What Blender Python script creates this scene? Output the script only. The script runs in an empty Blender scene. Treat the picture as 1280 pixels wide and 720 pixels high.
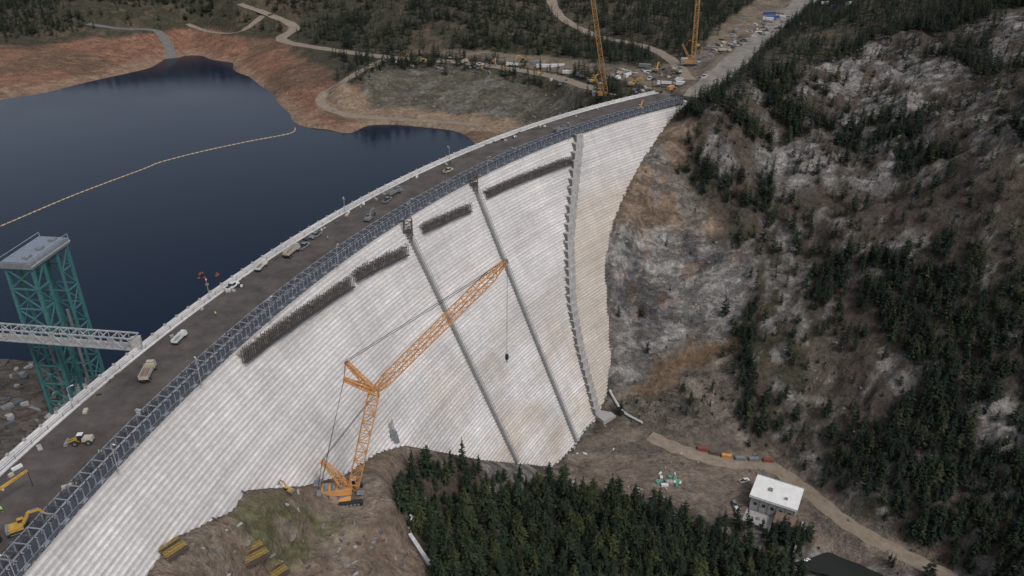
import bpy, math, random
import numpy as np
from mathutils import Vector, Matrix
random.seed(3); rng=np.random.default_rng(7)
HC=140.0; F=1005.0; PT=math.radians(28); cp=math.cos(PT); sp=math.sin(PT)
SL=0.49; WD=28.0
# ---------- survey helpers: photo bearings -> metric world coordinates ----------
def ray(u,v):
    x=(u-640)/F; t=(360-v)/F
    return np.array([x,cp+t*sp,-sp+t*cp])
def W(u,v,z):
    d=ray(u,v); k=(z-HC)/d[2]; return np.array([d[0]*k,d[1]*k,z])
def proj(x,y,z):
    dep=y*cp-(z-HC)*sp
    return 640+F*x/dep, 360-F*((z-HC)*cp+y*sp)/dep
def sstep(t):
    t=np.clip(t,0,1); return t*t*(3-2*t)
def _h(xi,yi,seed):
    n=(xi.astype(np.int64)*374761393+yi.astype(np.int64)*668265263+seed*974634777)&0xffffffff
    n=((n^(n>>13))*1274126177)&0xffffffff
    return ((n^(n>>16))&0xffffffff)/4294967295.0
def vn(x,y,seed=0):
    xi=np.floor(x);yi=np.floor(y);fx=x-xi;fy=y-yi
    fx=fx*fx*(3-2*fx);fy=fy*fy*(3-2*fy)
    a=_h(xi,yi,seed);b=_h(xi+1,yi,seed);c=_h(xi,yi+1,seed);d=_h(xi+1,yi+1,seed)
    return (a*(1-fx)+b*fx)*(1-fy)+(c*(1-fx)+d*fx)*fy
def fbm(x,y,sc,o=4,seed=0,rid=False):
    s=0;a=1;t=0
    x=np.asarray(x,float)/sc;y=np.asarray(y,float)/sc
    for i in range(o):
        n=vn(x*1.0+i*17.3,y+i*9.1,seed+i)
        if rid: n=1-np.abs(2*n-1)
        s=s+a*n;t+=a;a*=.52
        x,y=(x*.8-y*.6)*2.03,(x*.6+y*.8)*2.03
    return s/t
# ---------- dam axis ----------
cs=[(35,690),(130,600),(215,510),(262,458),(330,402),(400,343),(505,268),(590,222),(720,168),(860,126)]
cw=np.array([W(u,v,0)[:2] for u,v in cs])
cl=np.concatenate([[0],np.cumsum(np.hypot(*np.diff(cw,axis=0).T))])
px=np.polyfit(cl,cw[:,0],3);py=np.polyfit(cl,cw[:,1],3)
ss=np.arange(-100,cl[-1]+.01,2.0)
def cpos(s):
    s=np.asarray(s,float);sc=np.clip(s,0,cl[-1])
    x=np.polyval(px,sc);y=np.polyval(py,sc)
    dx=np.polyval(np.polyder(px),sc);dy=np.polyval(np.polyder(py),sc);l=np.hypot(dx,dy);dx/=l;dy/=l
    e=s-sc
    return x+dx*e,y+dy*e,dx,dy
CX,CY,TX,TY=cpos(ss)
CS=np.concatenate([[0],np.cumsum(np.hypot(np.diff(CX),np.diff(CY)))])
S1=CS[-1]
def axis(S):
    x=np.interp(S,CS,CX);y=np.interp(S,CS,CY);tx=np.interp(S,CS,TX);ty=np.interp(S,CS,TY);l=np.hypot(tx,ty)
    return x,y,tx/l,ty/l
def dam(S,d,z=0.0):
    x,y,tx,ty=axis(S)
    return np.array([x+ty*d,y-tx*d,z+0*x])
def sd(x,y):
    x=np.atleast_1d(np.asarray(x,float));y=np.atleast_1d(np.asarray(y,float))
    S=np.empty(len(x));D=np.empty(len(x))
    for i in range(0,len(x),20000):
        a=x[i:i+20000];b=y[i:i+20000]
        q=(a[:,None]-CX[None])**2+(b[:,None]-CY[None])**2
        k=q.argmin(1)
        vx=a-CX[k];vy=b-CY[k]
        S[i:i+20000]=CS[k]+vx*TX[k]+vy*TY[k]
        D[i:i+20000]=vx*TY[k]-vy*TX[k]
    return S,D
gS,gH=np.meshgrid(np.arange(0,S1,1.0),np.arange(0,141,1.0),indexing='ij')
_p=dam(gS.ravel(),gH.ravel()*SL);gU,gV=proj(_p[0],_p[1],-gH.ravel())
def fpix(u,v):
    k=((gU-u)**2+(gV-v)**2).argmin()
    return gS.ravel()[k],gH.ravel()[k]
toe_px=[(150,765),(185,715),(215,672),(290,640),(305,613),(380,607),(430,592),(470,565),(505,556),(560,567),(600,574),(645,580),(690,584),(716,558),(735,532),(746,524),(757,495),(764,450),(761,400),(757,330),(765,280),(780,243),(800,205),(835,152),(860,128)]
toe=sorted(fpix(u,v) for u,v in toe_px)
tS=np.array([t[0] for t in toe],float);tH=np.array([t[1] for t in toe],float)
# ---------- terrain control points (bearing u,v and elevation) ----------
C=[(100,200,-65),(300,150,-60),(200,350,-72),(400,220,-68),(20,250,-65),(500,190,-58),(250,120,-52),
(0,125,-40),(60,115,-40),(120,100,-40),(190,84,-40),(215,72,-40),(255,70,-40),(290,78,-40),(310,95,-40),(345,125,-40),(365,150,-40),(385,160,-40),(430,168,-40),(460,157,-40),(520,158,-40),(590,178,-40),(650,168,-40),
(0,90,-32),(60,75,-28),(150,55,-27),(130,80,-34),(210,40,-22),(240,50,-33),(290,50,-25),(330,70,-28),(350,95,-31),(400,130,-34),(380,80,-24),
(0,40,-16),(0,0,0),(100,0,5),(100,30,-12),(230,10,-5),(300,0,5),(350,30,-15),(450,20,-5),(500,0,10),(470,68,-18),(560,75,-16),(600,40,-2),(620,0,18),(680,85,-14),(700,0,15),(720,50,-5),
(500,86,-15),(560,84,-14),(620,90,-13),(720,108,-12),(460,132,-35),(560,143,-36),(640,152,-36),(415,120,-29),(432,106,-22),(455,98,-16),(480,150,-38),(600,161,-38),(520,112,-25),(620,122,-25),(700,130,-24),
(760,112,-3),(800,114,-2),(760,90,-5),(810,95,-2),(700,95,-12),(850,95,0),(880,80,3),(950,50,5),(980,20,8),(1010,0,10),(800,50,0),(800,0,15),(900,30,8),
(880,135,4),(910,110,9),(950,90,12),(1000,60,15),(1100,0,30),(1280,0,40),(1280,100,25),(1280,200,0),(1280,300,-30),(1280,400,-58),(1280,500,-85),(1280,600,-105),(1280,715,-122),
(1100,100,5),(1100,200,-20),(1100,300,-48),(1100,400,-76),(1100,500,-101),(1100,600,-122),(1100,685,-140),(1200,730,-142),
(950,150,-8),(950,200,-25),(950,300,-60),(950,400,-90),(950,500,-118),(900,560,-136),(950,545,-133),(1000,600,-139),
(870,170,-12),(870,250,-45),(870,350,-80),(870,450,-110),(870,520,-130),(800,300,-65),(800,400,-98),(785,470,-122),(800,540,-136),
(760,560,-137),(850,600,-138),(900,640,-141),(1000,680,-146),(1060,720,-149),
(700,640,-131),(800,660,-136),(850,710,-134),(750,700,-122),(640,720,-105),(640,650,-110),(560,600,-93),(520,640,-82),
(430,630,-54),(380,640,-53),(480,600,-62),(300,680,-50),(450,700,-60),(550,700,-78),(330,720,-52),
(30,500,-36),(-40,470,-36),(0,455,-38),(0,540,-35),(60,530,-36),(95,505,-37),(70,470,-38),(110,470,-43),(50,440,-44)]
cpts=[W(*c) for c in C]
for s_,h_ in toe:
    p=dam(s_,h_*SL,-h_);cpts.append(p)
cpts+= [np.array(q,float) for q in [(-500,250,-60),(-900,700,0),(-700,1500,60),(0,1600,80),(900,1500,100),(700,600,110),(500,250,20),(350,100,-40),(215,140,-150),(60,80,-110),(-40,100,-75),(-110,60,-50),(-300,80,-35),(-250,160,-37)]]
cpts=np.array(cpts);CP=cpts[:,:2];CZ=cpts[:,2]
def phi(r2): return np.sqrt(r2+12.0**2)
n=len(CP)
A=phi(((CP[:,None]-CP[None])**2).sum(2))
A=A-1.5*np.eye(n)*1.0
M=np.zeros((n+3,n+3));M[:n,:n]=A;M[:n,n]=1;M[:n,n+1:]=CP/100;M[n,:n]=1;M[n+1:,:n]=CP.T/100
wts=np.linalg.solve(M,np.concatenate([CZ,[0,0,0]]))
def Hraw(x,y):
    out=np.empty(len(x))
    for i in range(0,len(x),20000):
        a=x[i:i+20000];b=y[i:i+20000]
        r=(a[:,None]-CP[None,:,0])**2+(b[:,None]-CP[None,:,1])**2
        out[i:i+20000]=phi(r)@wts[:n]+wts[n]+wts[n+1]*a/100+wts[n+2]*b/100
    return np.clip(out,-155,160)
ROADS=[]
def poldist(x,y,P):
    """distance to 3D polyline & its z at the nearest sample"""
    D=np.full(len(x),1e9);Z=np.zeros(len(x))
    for i in range(len(P)-1):
        a=P[i];b=P[i+1];e=b-a;L=e[0]**2+e[1]**2+1e-9
        t=np.clip(((x-a[0])*e[0]+(y-a[1])*e[1])/L,0,1)
        q=np.hypot(x-a[0]-t*e[0],y-a[1]-t*e[1]);m=q<D
        D=np.where(m,q,D);Z=np.where(m,a[2]+t*e[2],Z)
    return D,Z
def H(x,y,noise=True,full=False):
    x=np.atleast_1d(np.asarray(x,float));y=np.atleast_1d(np.asarray(y,float))
    z=Hraw(x,y);S,D=sd(x,y)
    zt=-np.interp(S,tS,tH);dt=-zt*SL
    ins=(S>=0)&(S<=S1)
    if noise:
        hill=sstep((x-45)/35)*sstep((D-dt-3)/18)*sstep((z+136)/8)
        amp=1.2+hill*4.5
        lim=np.clip(np.abs(z+40)/6,.12,1)*np.where(D<0,1,0)+np.where(D<0,0,1)
        rn=fbm(x,y,55,5,3,True)-.55
        fl=np.ones(len(x))
        for P,r in PADS: fl*=sstep((np.hypot(x-P[0],y-P[1])-r)/(r*.6+3))
        z=z+rn*amp*2*lim*fl*np.clip((D-dt)/12,0,1)**np.where(ins&(D>0),1,0)
        rd=fbm(x*1.1+y*.25,y*1.3-x*.3,15,4,13,True)-.6
        # blocky ledges: partially terraced noise
        q=fbm(x,y,11,3,91)*5;ter=(np.floor(q)+sstep((q-np.floor(q)-.35)/.3))/5-.5
        rk_=.35+.65*sstep((fbm(x,y,60,3,41)-.45)/.1)
        z=z+((fbm(x,y,7,3,11)-.5)*(.8+hill*1.2)+(rd*6.5+ter*7.5)*hill*rk_)*lim*fl
        for c,r in PADS:
            m=sstep((np.hypot(x-c[0],y-c[1])-r)/(r*.6+3));z=c[2]*(1-m)+z*m
    for P,hw in ROADS:
        q,rz=poldist(x,y,P);m=sstep((q-hw*1.05)/(hw*1.5))
        z=rz*(1-m)+z*m
    w=sstep((D-dt)/18)
    z=np.where(ins&(D>=dt),zt*(1-w)+z*w,z)
    zf=np.where(D>0,-D/SL,0)
    z=np.where(ins&(D<dt)&(D>-WD-.6),np.minimum(z,zf-2.6),z)
    return (z,S,D) if full else z
PADS=[]
def pick(u,v,noise=True):
    d=ray(u,v);k=np.geomspace(120,2600,600)
    z=H(d[0]*k,d[1]*k,noise);hit=np.nonzero(HC+d[2]*k<=z)[0]
    i=hit[0] if len(hit) else len(k)-1
    k2=np.linspace(k[max(i-1,0)],k[i],12);z=H(d[0]*k2,d[1]*k2,noise)
    hit=np.nonzero(HC+d[2]*k2<=z)[0];j=hit[0] if len(hit) else 11
    return np.array([d[0]*k2[j],d[1]*k2[j],z[j]])
def smooth_path(P,m=8):
    P=np.array(P,float);out=[]
    for i in range(len(P)-1):
        p0=P[max(i-1,0)];p1=P[i];p2=P[i+1];p3=P[min(i+2,len(P)-1)]
        for t in np.linspace(0,1,m,endpoint=False):
            out.append(.5*((2*p1)+(p2-p0)*t+(2*p0-5*p1+4*p2-p3)*t*t+(3*p1-p0-3*p2+p3)*t**3))
    out.append(P[-1]);out=np.array(out)
    zz=out[:,2].copy()
    for _ in range(6): zz[1:-1]=(zz[:-2]+zz[1:-1]*2+zz[2:])/4
    out[:,2]=zz;return out
road_def=[('ramp_road',[(216,74),(208,52),(193,38),(150,36),(110,30)],5,'asph'),
('gravel_road',[(300,5),(335,18),(368,34),(352,50),(400,60),(480,71),(560,77),(620,83),(690,96),(745,112)],6,'grav'),
('plateau_road',[(868,122),(905,88),(950,48),(985,18),(1010,-6)],9,'conc'),
('dirt_road',[(688,-5),(700,20),(745,45),(800,56),(835,72),(862,100)],5,'grav'),
('canyon_road',[(812,545),(850,562),(905,578),(960,583),(1005,612),(1060,655),(1125,692),(1190,725),(1240,760)],4.5,'grav'),
('bank_road',[(330,18),(300,40),(262,40),(235,30)],4,'grav'),
('haul_road',[(480,75),(440,95),(408,115),(402,130),(430,143),(470,148),(540,152),(600,156)],4,'grav')]
rr=[]
for nm,P,hw,mt in road_def:
    rr.append((nm,smooth_path([pick(u,v,False) for u,v in P]),hw,mt))
ROADS=[(P,hw) for nm,P,hw,mt in rr]
crane_c=W(430,622,-54)
tow_c=np.array([-160.0,244.0,-37.0])
PADS=[(crane_c,13),(W(965,640,-140),18),(tow_c,14)]

# ---------- materials ----------
def nt(m):
    m.use_nodes=True;t=m.node_tree;t.nodes.clear()
    o=t.nodes.new('ShaderNodeOutputMaterial');b=t.nodes.new('ShaderNodeBsdfPrincipled')
    t.links.new(b.outputs[0],o.inputs[0]);return t,b
MC={}
def mat(name,col,rough=.7,metal=0,var=.25,sc=.8):
    if name in MC:return MC[name]
    m=bpy.data.materials.new(name);t,b=nt(m);N=t.nodes;L=t.links
    tc=N.new('ShaderNodeTexCoord');nz=N.new('ShaderNodeTexNoise');nz.inputs['Scale'].default_value=sc;nz.inputs['Detail'].default_value=4;nz.inputs['Roughness'].default_value=.65
    L.new(tc.outputs['Object'],nz.inputs['Vector'])
    r=N.new('ShaderNodeMapRange');r.inputs[1].default_value=.3;r.inputs[2].default_value=.7;r.inputs[3].default_value=1-var;r.inputs[4].default_value=1+var
    L.new(nz.outputs['Fac'],r.inputs[0])
    v=N.new('ShaderNodeVectorMath');v.operation='SCALE';v.inputs[0].default_value=col;L.new(r.outputs[0],v.inputs['Scale'])
    L.new(v.outputs[0],b.inputs['Base Color']);b.inputs['Roughness'].default_value=rough;b.inputs['Metallic'].default_value=metal
    MC[name]=m;return m
def mk(N,L):
    def mr(x,a0,a1,b0,b1):
        q=N.new('ShaderNodeMapRange');q.inputs[1].default_value=a0;q.inputs[2].default_value=a1;q.inputs[3].default_value=b0;q.inputs[4].default_value=b1;L.new(x,q.inputs[0]);return q.outputs[0]
    def mth(op,x,y=0):
        q=N.new('ShaderNodeMath');q.operation=op
        for i,k in enumerate((x,y)):
            if isinstance(k,(int,float)): q.inputs[i].default_value=k
            else: L.new(k,q.inputs[i])
        return q.outputs[0]
    return mr,mth
def terrain_mat():
    m=bpy.data.materials.new('terrain_soil_rock');t,b=nt(m);N=t.nodes;L=t.links
    a=N.new('ShaderNodeAttribute');a.attribute_name='Col'
    rk=N.new('ShaderNodeAttribute');rk.attribute_name='rock'
    tc=N.new('ShaderNodeTexCoord');mr,mth=mk(N,L)
    def noise(s,d=5,r=.6,dist=0,vec=None):
        q=N.new('ShaderNodeTexNoise');q.inputs['Scale'].default_value=s;q.inputs['Detail'].default_value=d;q.inputs['Roughness'].default_value=r;q.inputs['Distortion'].default_value=dist
        L.new(vec or tc.outputs['Object'],q.inputs['Vector']);return q
    n2=noise(.35,5,.72)
    mp=N.new('ShaderNodeMapping');mp.inputs['Rotation'].default_value=(.7,.5,.8);mp.inputs['Scale'].default_value=(.07,.13,.10);L.new(tc.outputs['Object'],mp.inputs['Vector'])
    n3=noise(1.0,6,.70,.35,mp.outputs[0])
    f=mth('MULTIPLY',mr(n3.outputs['Fac'],.3,.7,.75,1.25),mr(n2.outputs['Fac'],.3,.7,.55,1.45))
    ck=mr(mth('ABSOLUTE',mth('SUBTRACT',n3.outputs['Fac'],.47)),0,.022,.38,1.0)
    ck2=mr(mth('ABSOLUTE',mth('SUBTRACT',n2.outputs['Fac'],.5)),0,.02,.65,1.0)
    rockf=mth('MULTIPLY',mth('MULTIPLY',ck,ck2),mr(n3.outputs['Fac'],.35,.65,.65,1.4))
    mx=N.new('ShaderNodeMix');mx.data_type='FLOAT';L.new(rk.outputs['Fac'],mx.inputs[0]);mx.inputs[2].default_value=1;L.new(rockf,mx.inputs[3])
    f=mth('MULTIPLY',f,mx.outputs[0])
    v=N.new('ShaderNodeVectorMath');v.operation='SCALE';L.new(a.outputs['Color'],v.inputs[0]);L.new(f,v.inputs['Scale'])
    L.new(v.outputs[0],b.inputs['Base Color']);b.inputs['Roughness'].default_value=.95
    b.inputs['Specular IOR Level'].default_value=.15
    hgt=mth('ADD',mth('MULTIPLY',n3.outputs['Fac'],4.0),n2.outputs['Fac'])
    bp=N.new('ShaderNodeBump');bp.inputs['Strength'].default_value=.95;bp.inputs['Distance'].default_value=1.4;L.new(hgt,bp.inputs['Height']);L.new(bp.outputs[0],b.inputs['Normal'])
    return m
def dam_mat():
    m=bpy.data.materials.new('dam_concrete');t,b=nt(m);N=t.nodes;L=t.links
    at=N.new('ShaderNodeAttribute');at.attribute_name='sh';mr,mth=mk(N,L)
    sep=N.new('ShaderNodeSeparateXYZ');L.new(at.outputs['Vector'],sep.inputs[0])
    def comb(sx,sy):
        c=N.new('ShaderNodeCombineXYZ')
        for i,(o,s) in enumerate(((sep.outputs[0],sx),(sep.outputs[1],sy))):
            L.new(mth('MULTIPLY',o,s),c.inputs[i])
        return c.outputs[0]
    def noise(sx,sy,d=4,r=.6):
        q=N.new('ShaderNodeTexNoise');q.inputs['Scale'].default_value=1;q.inputs['Detail'].default_value=d;q.inputs['Roughness'].default_value=r;L.new(comb(sx,sy),q.inputs['Vector']);return q.outputs['Fac']
    mul=lambda x,y: mth('MULTIPLY',x,y)
    f=mul(mr(noise(.010,.30,3,.8),.3,.7,.84,1.10),mr(noise(.30,.03,4,.6),.35,.65,.94,1.03))
    f=mul(f,mr(noise(.03,.035,5,.65),.35,.65,.84,1.07))
    f=mul(f,mr(noise(.5,.9,4,.8),.3,.7,.80,1.15))
    # vertical contraction joints every 16 m
    jt=mth('ABSOLUTE',mth('SUBTRACT',mth('FRACT',mth('DIVIDE',sep.outputs[0],16.0)),.5))
    f=mul(f,mr(jt,0.0,.014,.88,1.0))
    # lift lines every 4.5 m
    lf=mth('ABSOLUTE',mth('SUBTRACT',mth('FRACT',mth('DIVIDE',sep.outputs[1],4.5)),.5))
    f=mul(f,mr(lf,0.0,.12,.92,1.0))
    cmix=N.new('ShaderNodeMix');cmix.data_type='RGBA'
    tan=mul(mr(noise(.03,.05,4,.65),.42,.62,0,1),mr(sep.outputs[1],25,110,.1,1))
    ad=N.new('ShaderNodeMath');ad.operation='ADD';ad.use_clamp=True;L.new(tan,ad.inputs[0]);L.new(sep.outputs[2],ad.inputs[1])
    L.new(ad.outputs[0],cmix.inputs[0])
    cmix.inputs[6].default_value=(.62,.60,.595,1);cmix.inputs[7].default_value=(.535,.485,.43,1)
    v=N.new('ShaderNodeVectorMath');v.operation='SCALE';L.new(cmix.outputs[2],v.inputs[0]);L.new(f,v.inputs['Scale'])
    L.new(v.outputs[0],b.inputs['Base Color']);b.inputs['Roughness'].default_value=.9
    return m
def simple_ground(name,c1,c2,sc,bump=.3):
    m=bpy.data.materials.new(name);t,b=nt(m);N=t.nodes;L=t.links
    tc=N.new('ShaderNodeTexCoord');a=N.new('ShaderNodeTexNoise');a.inputs['Scale'].default_value=sc;a.inputs['Detail'].default_value=7;a.inputs['Roughness'].default_value=.72;L.new(tc.outputs['Object'],a.inputs['Vector'])
    r=N.new('ShaderNodeValToRGB');r.color_ramp.elements[0].position=.35;r.color_ramp.elements[1].position=.65
    r.color_ramp.elements[0].color=(*c1,1);r.color_ramp.elements[1].color=(*c2,1);L.new(a.outputs['Fac'],r.inputs[0])
    L.new(r.outputs[0],b.inputs['Base Color']);b.inputs['Roughness'].default_value=.92
    bp=N.new('ShaderNodeBump');bp.inputs['Strength'].default_value=bump;bp.inputs['Distance'].default_value=.3;L.new(a.outputs['Fac'],bp.inputs['Height']);L.new(bp.outputs[0],b.inputs['Normal'])
    return m
def water_mat(name,col,rough,bs,sc,spec=.5):
    m=bpy.data.materials.new(name);t,b=nt(m);N=t.nodes;L=t.links
    tc=N.new('ShaderNodeTexCoord');a=N.new('ShaderNodeTexNoise');a.inputs['Scale'].default_value=sc;a.inputs['Detail'].default_value=4;L.new(tc.outputs['Object'],a.inputs['Vector'])
    g=N.new('ShaderNodeTexNoise');g.inputs['Scale'].default_value=.008;g.inputs['Detail'].default_value=4;L.new(tc.outputs['Object'],g.inputs['Vector'])
    r=N.new('ShaderNodeMapRange');r.inputs[1].default_value=.35;r.inputs[2].default_value=.65;r.inputs[3].default_value=rough*.7;r.inputs[4].default_value=rough*1.5;L.new(g.outputs['Fac'],r.inputs[0]);L.new(r.outputs[0],b.inputs['Roughness'])
    b.inputs['Base Color'].default_value=(*col,1);b.inputs['IOR'].default_value=1.33;b.inputs['Specular IOR Level'].default_value=spec
    bp=N.new('ShaderNodeBump');bp.inputs['Strength'].default_value=bs;bp.inputs['Distance'].default_value=.2;L.new(a.outputs['Fac'],bp.inputs['Height']);L.new(bp.outputs[0],b.inputs['Normal'])
    return m
def foliage_mat(name,c,v=.5):
    m=bpy.data.materials.new(name);t,b=nt(m);N=t.nodes;L=t.links
    oi=N.new('ShaderNodeObjectInfo');cr=N.new('ShaderNodeValToRGB');e=cr.color_ramp.elements
    e[0].position=0;e[0].color=(c[0]*.55,c[1]*.6,c[2]*.7,1);e[1].position=1;e[1].color=(c[0]*1.9,c[1]*1.45,c[2]*1.1,1)
    q0=cr.color_ramp.elements.new(.7);q0.color=(*c,1)
    L.new(oi.outputs['Random'],cr.inputs[0])
    tc=N.new('ShaderNodeTexCoord');a=N.new('ShaderNodeTexNoise');a.inputs['Scale'].default_value=9;a.inputs['Detail'].default_value=1;L.new(tc.outputs['Object'],a.inputs['Vector'])
    r2=N.new('ShaderNodeMapRange');r2.inputs[1].default_value=.3;r2.inputs[2].default_value=.7;r2.inputs[3].default_value=.55;r2.inputs[4].default_value=1.5;L.new(a.outputs['Fac'],r2.inputs[0])
    s=N.new('ShaderNodeVectorMath');s.operation='SCALE';L.new(cr.outputs[0],s.inputs[0]);L.new(r2.outputs[0],s.inputs['Scale']);L.new(s.outputs[0],b.inputs['Base Color'])
    b.inputs['Roughness'].default_value=.85;b.inputs['Specular IOR Level'].default_value=.12
    return m
# ---------- mesh helpers ----------
def link(o): bpy.context.scene.collection.objects.link(o);return o
def mkobj(name,v,f,mats,mi=None,smooth=False,doLink=True):
    me=bpy.data.meshes.new(name);me.from_pydata([tuple(map(float,a)) for a in v],[],[tuple(map(int,a)) for a in f]);
    for m in mats: me.materials.append(m)
    if mi is not None: me.polygons.foreach_set('material_index',np.array(mi,dtype=np.int32))
    if smooth: me.polygons.foreach_set('use_smooth',np.ones(len(me.polygons),dtype=bool))
    me.update();o=bpy.data.objects.new(name,me)
    if doLink: link(o)
    return o
class MB:
    def __init__(s): s.v=[];s.f=[];s.m=[];s.mats=[]
    def mi(s,m):
        if m not in s.mats:s.mats.append(m)
        return s.mats.index(m)
    def poly(s,vs,fs,m):
        k=len(s.v);s.v+= [tuple(a) for a in vs];i=s.mi(m)
        for f in fs: s.f.append(tuple(k+a for a in f));s.m.append(i)
    def box(s,c,d,m,rz=0,top=(1,1),R=None):
        vs=[]
        for z in(-.5,.5):
            for x,y in((-.5,-.5),(.5,-.5),(.5,.5),(-.5,.5)):
                tx,ty=(top if z>0 else(1,1));vs.append(Vector((x*d[0]*tx,y*d[1]*ty,z*d[2])))
        Rm=R if R else Matrix.Rotation(rz,3,'Z')
        vs=[Rm@q+Vector(c) for q in vs]
        s.poly(vs,[(3,2,1,0),(4,5,6,7),(0,1,5,4),(1,2,6,5),(2,3,7,6),(3,0,4,7)],m)
    def beam(s,a,b,t,m,n=4,t2=None,cap=False):
        a=Vector(a);b=Vector(b);d=(b-a)
        if d.length<1e-6:return
        d.normalize();up=Vector((0,0,1)) if abs(d.z)<.95 else Vector((1,0,0));x=d.cross(up).normalized();y=d.cross(x)
        t2=t if t2 is None else t2;vs=[];of=math.pi/4 if n==4 else 0
        for p,r in((a,t),(b,t2)):
            for i in range(n):
                an=of+2*math.pi*i/n;vs.append(p+(x*math.cos(an)+y*math.sin(an))*r*(.707 if n==4 else .5))
        fs=[(i,(i+1)%n,n+(i+1)%n,n+i) for i in range(n)]
        if cap: fs+=[tuple(range(n-1,-1,-1)),tuple(range(n,2*n))]
        s.poly(vs,fs,m)
    def cyl(s,a,b,r,m,n=12,r2=None): s.beam(a,b,2*r,m,n,None if r2 is None else 2*r2,True)
    def lattice(s,a,b,w,n,m,t=.3,w2=None,td=None):
        a=Vector(a);b=Vector(b);d=(b-a).normalized();up=Vector((0,0,1)) if abs(d.z)<.9 else Vector((0,1,0));x=d.cross(up).normalized();y=d.cross(x)
        w2=w if w2 is None else w2;td=td or t*.6
        P=[]
        for i in range(n+1):
            q=i/n;ww=(w*(1-q)+w2*q)/2;c=a.lerp(b,q);P.append([c+x*ww+y*ww,c-x*ww+y*ww,c-x*ww-y*ww,c+x*ww-y*ww])
        for k in range(4): s.beam(P[0][k],P[n][k],t,m)
        for i in range(n):
            for k in range(4):
                k2=(k+1)%4
                s.beam(P[i][k if i%2 else k2],P[i+1][k2 if i%2 else k],td,m)
                s.beam(P[i+1][k],P[i+1][k2],td,m)
    def build(s,name,loc=(0,0,0),rz=0,sc=1,parent=None,bevel=0):
        o=mkobj(name,s.v,s.f,s.mats,s.m);o.location=[float(q) for q in loc];o.rotation_euler=(0,0,rz);o.scale=(sc,sc,sc)
        if bevel:
            b=o.modifiers.new('b','BEVEL');b.width=bevel;b.segments=2;b.limit_method='ANGLE'
        if parent:o.parent=parent
        return o
def empty(name,loc=(0,0,0)):
    e=bpy.data.objects.new(name,None);e.location=[float(q) for q in loc];link(e);e.empty_display_size=1;return e
def sweep(name,prof,s0,s1,step,m,cap=True,closed=False,parent=None):
    S=np.linspace(s0,s1,max(2,int((s1-s0)/step)));v=[];k=len(prof)
    for q in S:
        for d,z in prof: v.append(dam(q,d,z))
    f=[]
    for i in range(len(S)-1):
        for j in range(k if closed else k-1):
            j2=(j+1)%k;f.append((i*k+j,i*k+j2,(i+1)*k+j2,(i+1)*k+j))
    if cap and closed: f+=[tuple(range(k))[::-1],tuple((len(S)-1)*k+j for j in range(k))]
    o=mkobj(name,v,f,[m])
    if parent:o.parent=parent
    return o
# ---------- terrain mesh ----------
def polyworld(pp,noise=False): return np.array([pick(u,v,noise)[:2] for u,v in pp])
def pmask(P,x,y,fe=4.0,wob=6.0):
    x=x+(fbm(x,y,14,3,21)-.5)*2*wob;y=y+(fbm(x,y,14,3,31)-.5)*2*wob
    D=np.full(len(x),1e9);ins=np.zeros(len(x),bool);n=len(P)
    for i in range(n):
        a=P[i];b=P[(i+1)%n];e=b-a;L=(e**2).sum()+1e-9
        t=np.clip(((x-a[0])*e[0]+(y-a[1])*e[1])/L,0,1)
        D=np.minimum(D,np.hypot(x-a[0]-t*e[0],y-a[1]-t*e[1]))
        c=((a[1]>y)!=(b[1]>y))&(x<(b[0]-a[0])*(y-a[1])/(b[1]-a[1]+1e-12)+a[0]);ins^=c
    return sstep(.5+np.where(ins,D,-D)/(2*fe))
PZ={k:polyworld(v) for k,v in dict(
 cliff=[(758,285),(800,265),(860,285),(950,335),(935,390),(915,425),(850,440),(800,475),(768,495),(758,400)],
 low=[(765,495),(800,475),(860,455),(930,440),(935,500),(925,560),(860,545),(800,528)],
 tan=[(835,150),(872,150),(850,220),(905,285),(880,300),(820,290),(768,278),(800,205)],
 bench=[(790,490),(860,430),(935,418),(935,436),(865,458),(815,500)],
 floor=[(690,590),(735,545),(790,525),(860,540),(960,568),(1015,600),(1100,655),(1180,700),(1170,730),(1100,700),(1020,690),(930,660),(830,625),(740,610)],
 pad=[(150,760),(215,672),(290,620),(310,606),(400,596),(500,550),(565,572),(515,600),(500,640),(580,760)],
 works=[(470,66),(560,70),(740,88),(790,105),(860,118),(900,88),(960,30),(1000,-5),(950,-5),(890,45),(850,80),(800,88),(720,72),(560,62)],
 amphi=[(450,118),(480,88),(560,82),(720,106),(740,130),(640,152),(560,143),(470,138)],
 beach=[(395,118),(430,98),(450,118),(470,138),(560,143),(650,152),(650,168),(560,166),(480,158),(440,150),(400,135)],
 out1=[(1000,90),(1100,55),(1200,80),(1210,125),(1120,150),(1050,160),(990,130)],
 out2=[(930,190),(1010,175),(1130,185),(1120,235),(1010,245),(940,235)],
 out3=[(1220,500),(1290,480),(1290,560),(1230,550)],
 out4=[(1240,20),(1300,10),(1300,80),(1240,90)],
 out5=[(870,150),(930,170),(950,210),(900,230),(870,190)],
 gul=[(1010,380),(1060,360),(1110,440),(1100,560),(1040,600),(1010,500)],
 yard=[(-120,440),(30,445),(70,455),(120,470),(120,520),(60,600),(-120,620)],
 grass=[(290,640),(370,630),(420,660),(380,700),(320,690)],
 ff=[(500,600),(560,590),(650,604),(700,616),(760,622),(830,655),(900,672),(1000,722),(1040,790),(560,790),(528,700),(500,650)]).items()}
yr=np.concatenate([np.linspace(-200,140,20),np.exp(np.arange(math.log(145),math.log(1350),.0042)),np.geomspace(1380,6000,24)])
ar=np.concatenate([-np.geomspace(4,.64,26),np.arange(-.62,.6,.0028),np.geomspace(.62,4,26)])
Yg,Ag=np.meshgrid(yr,ar,indexing='ij');Xg=Ag*(np.maximum(Yg,0)+250)
X=Xg.ravel();Y=Yg.ravel()
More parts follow.
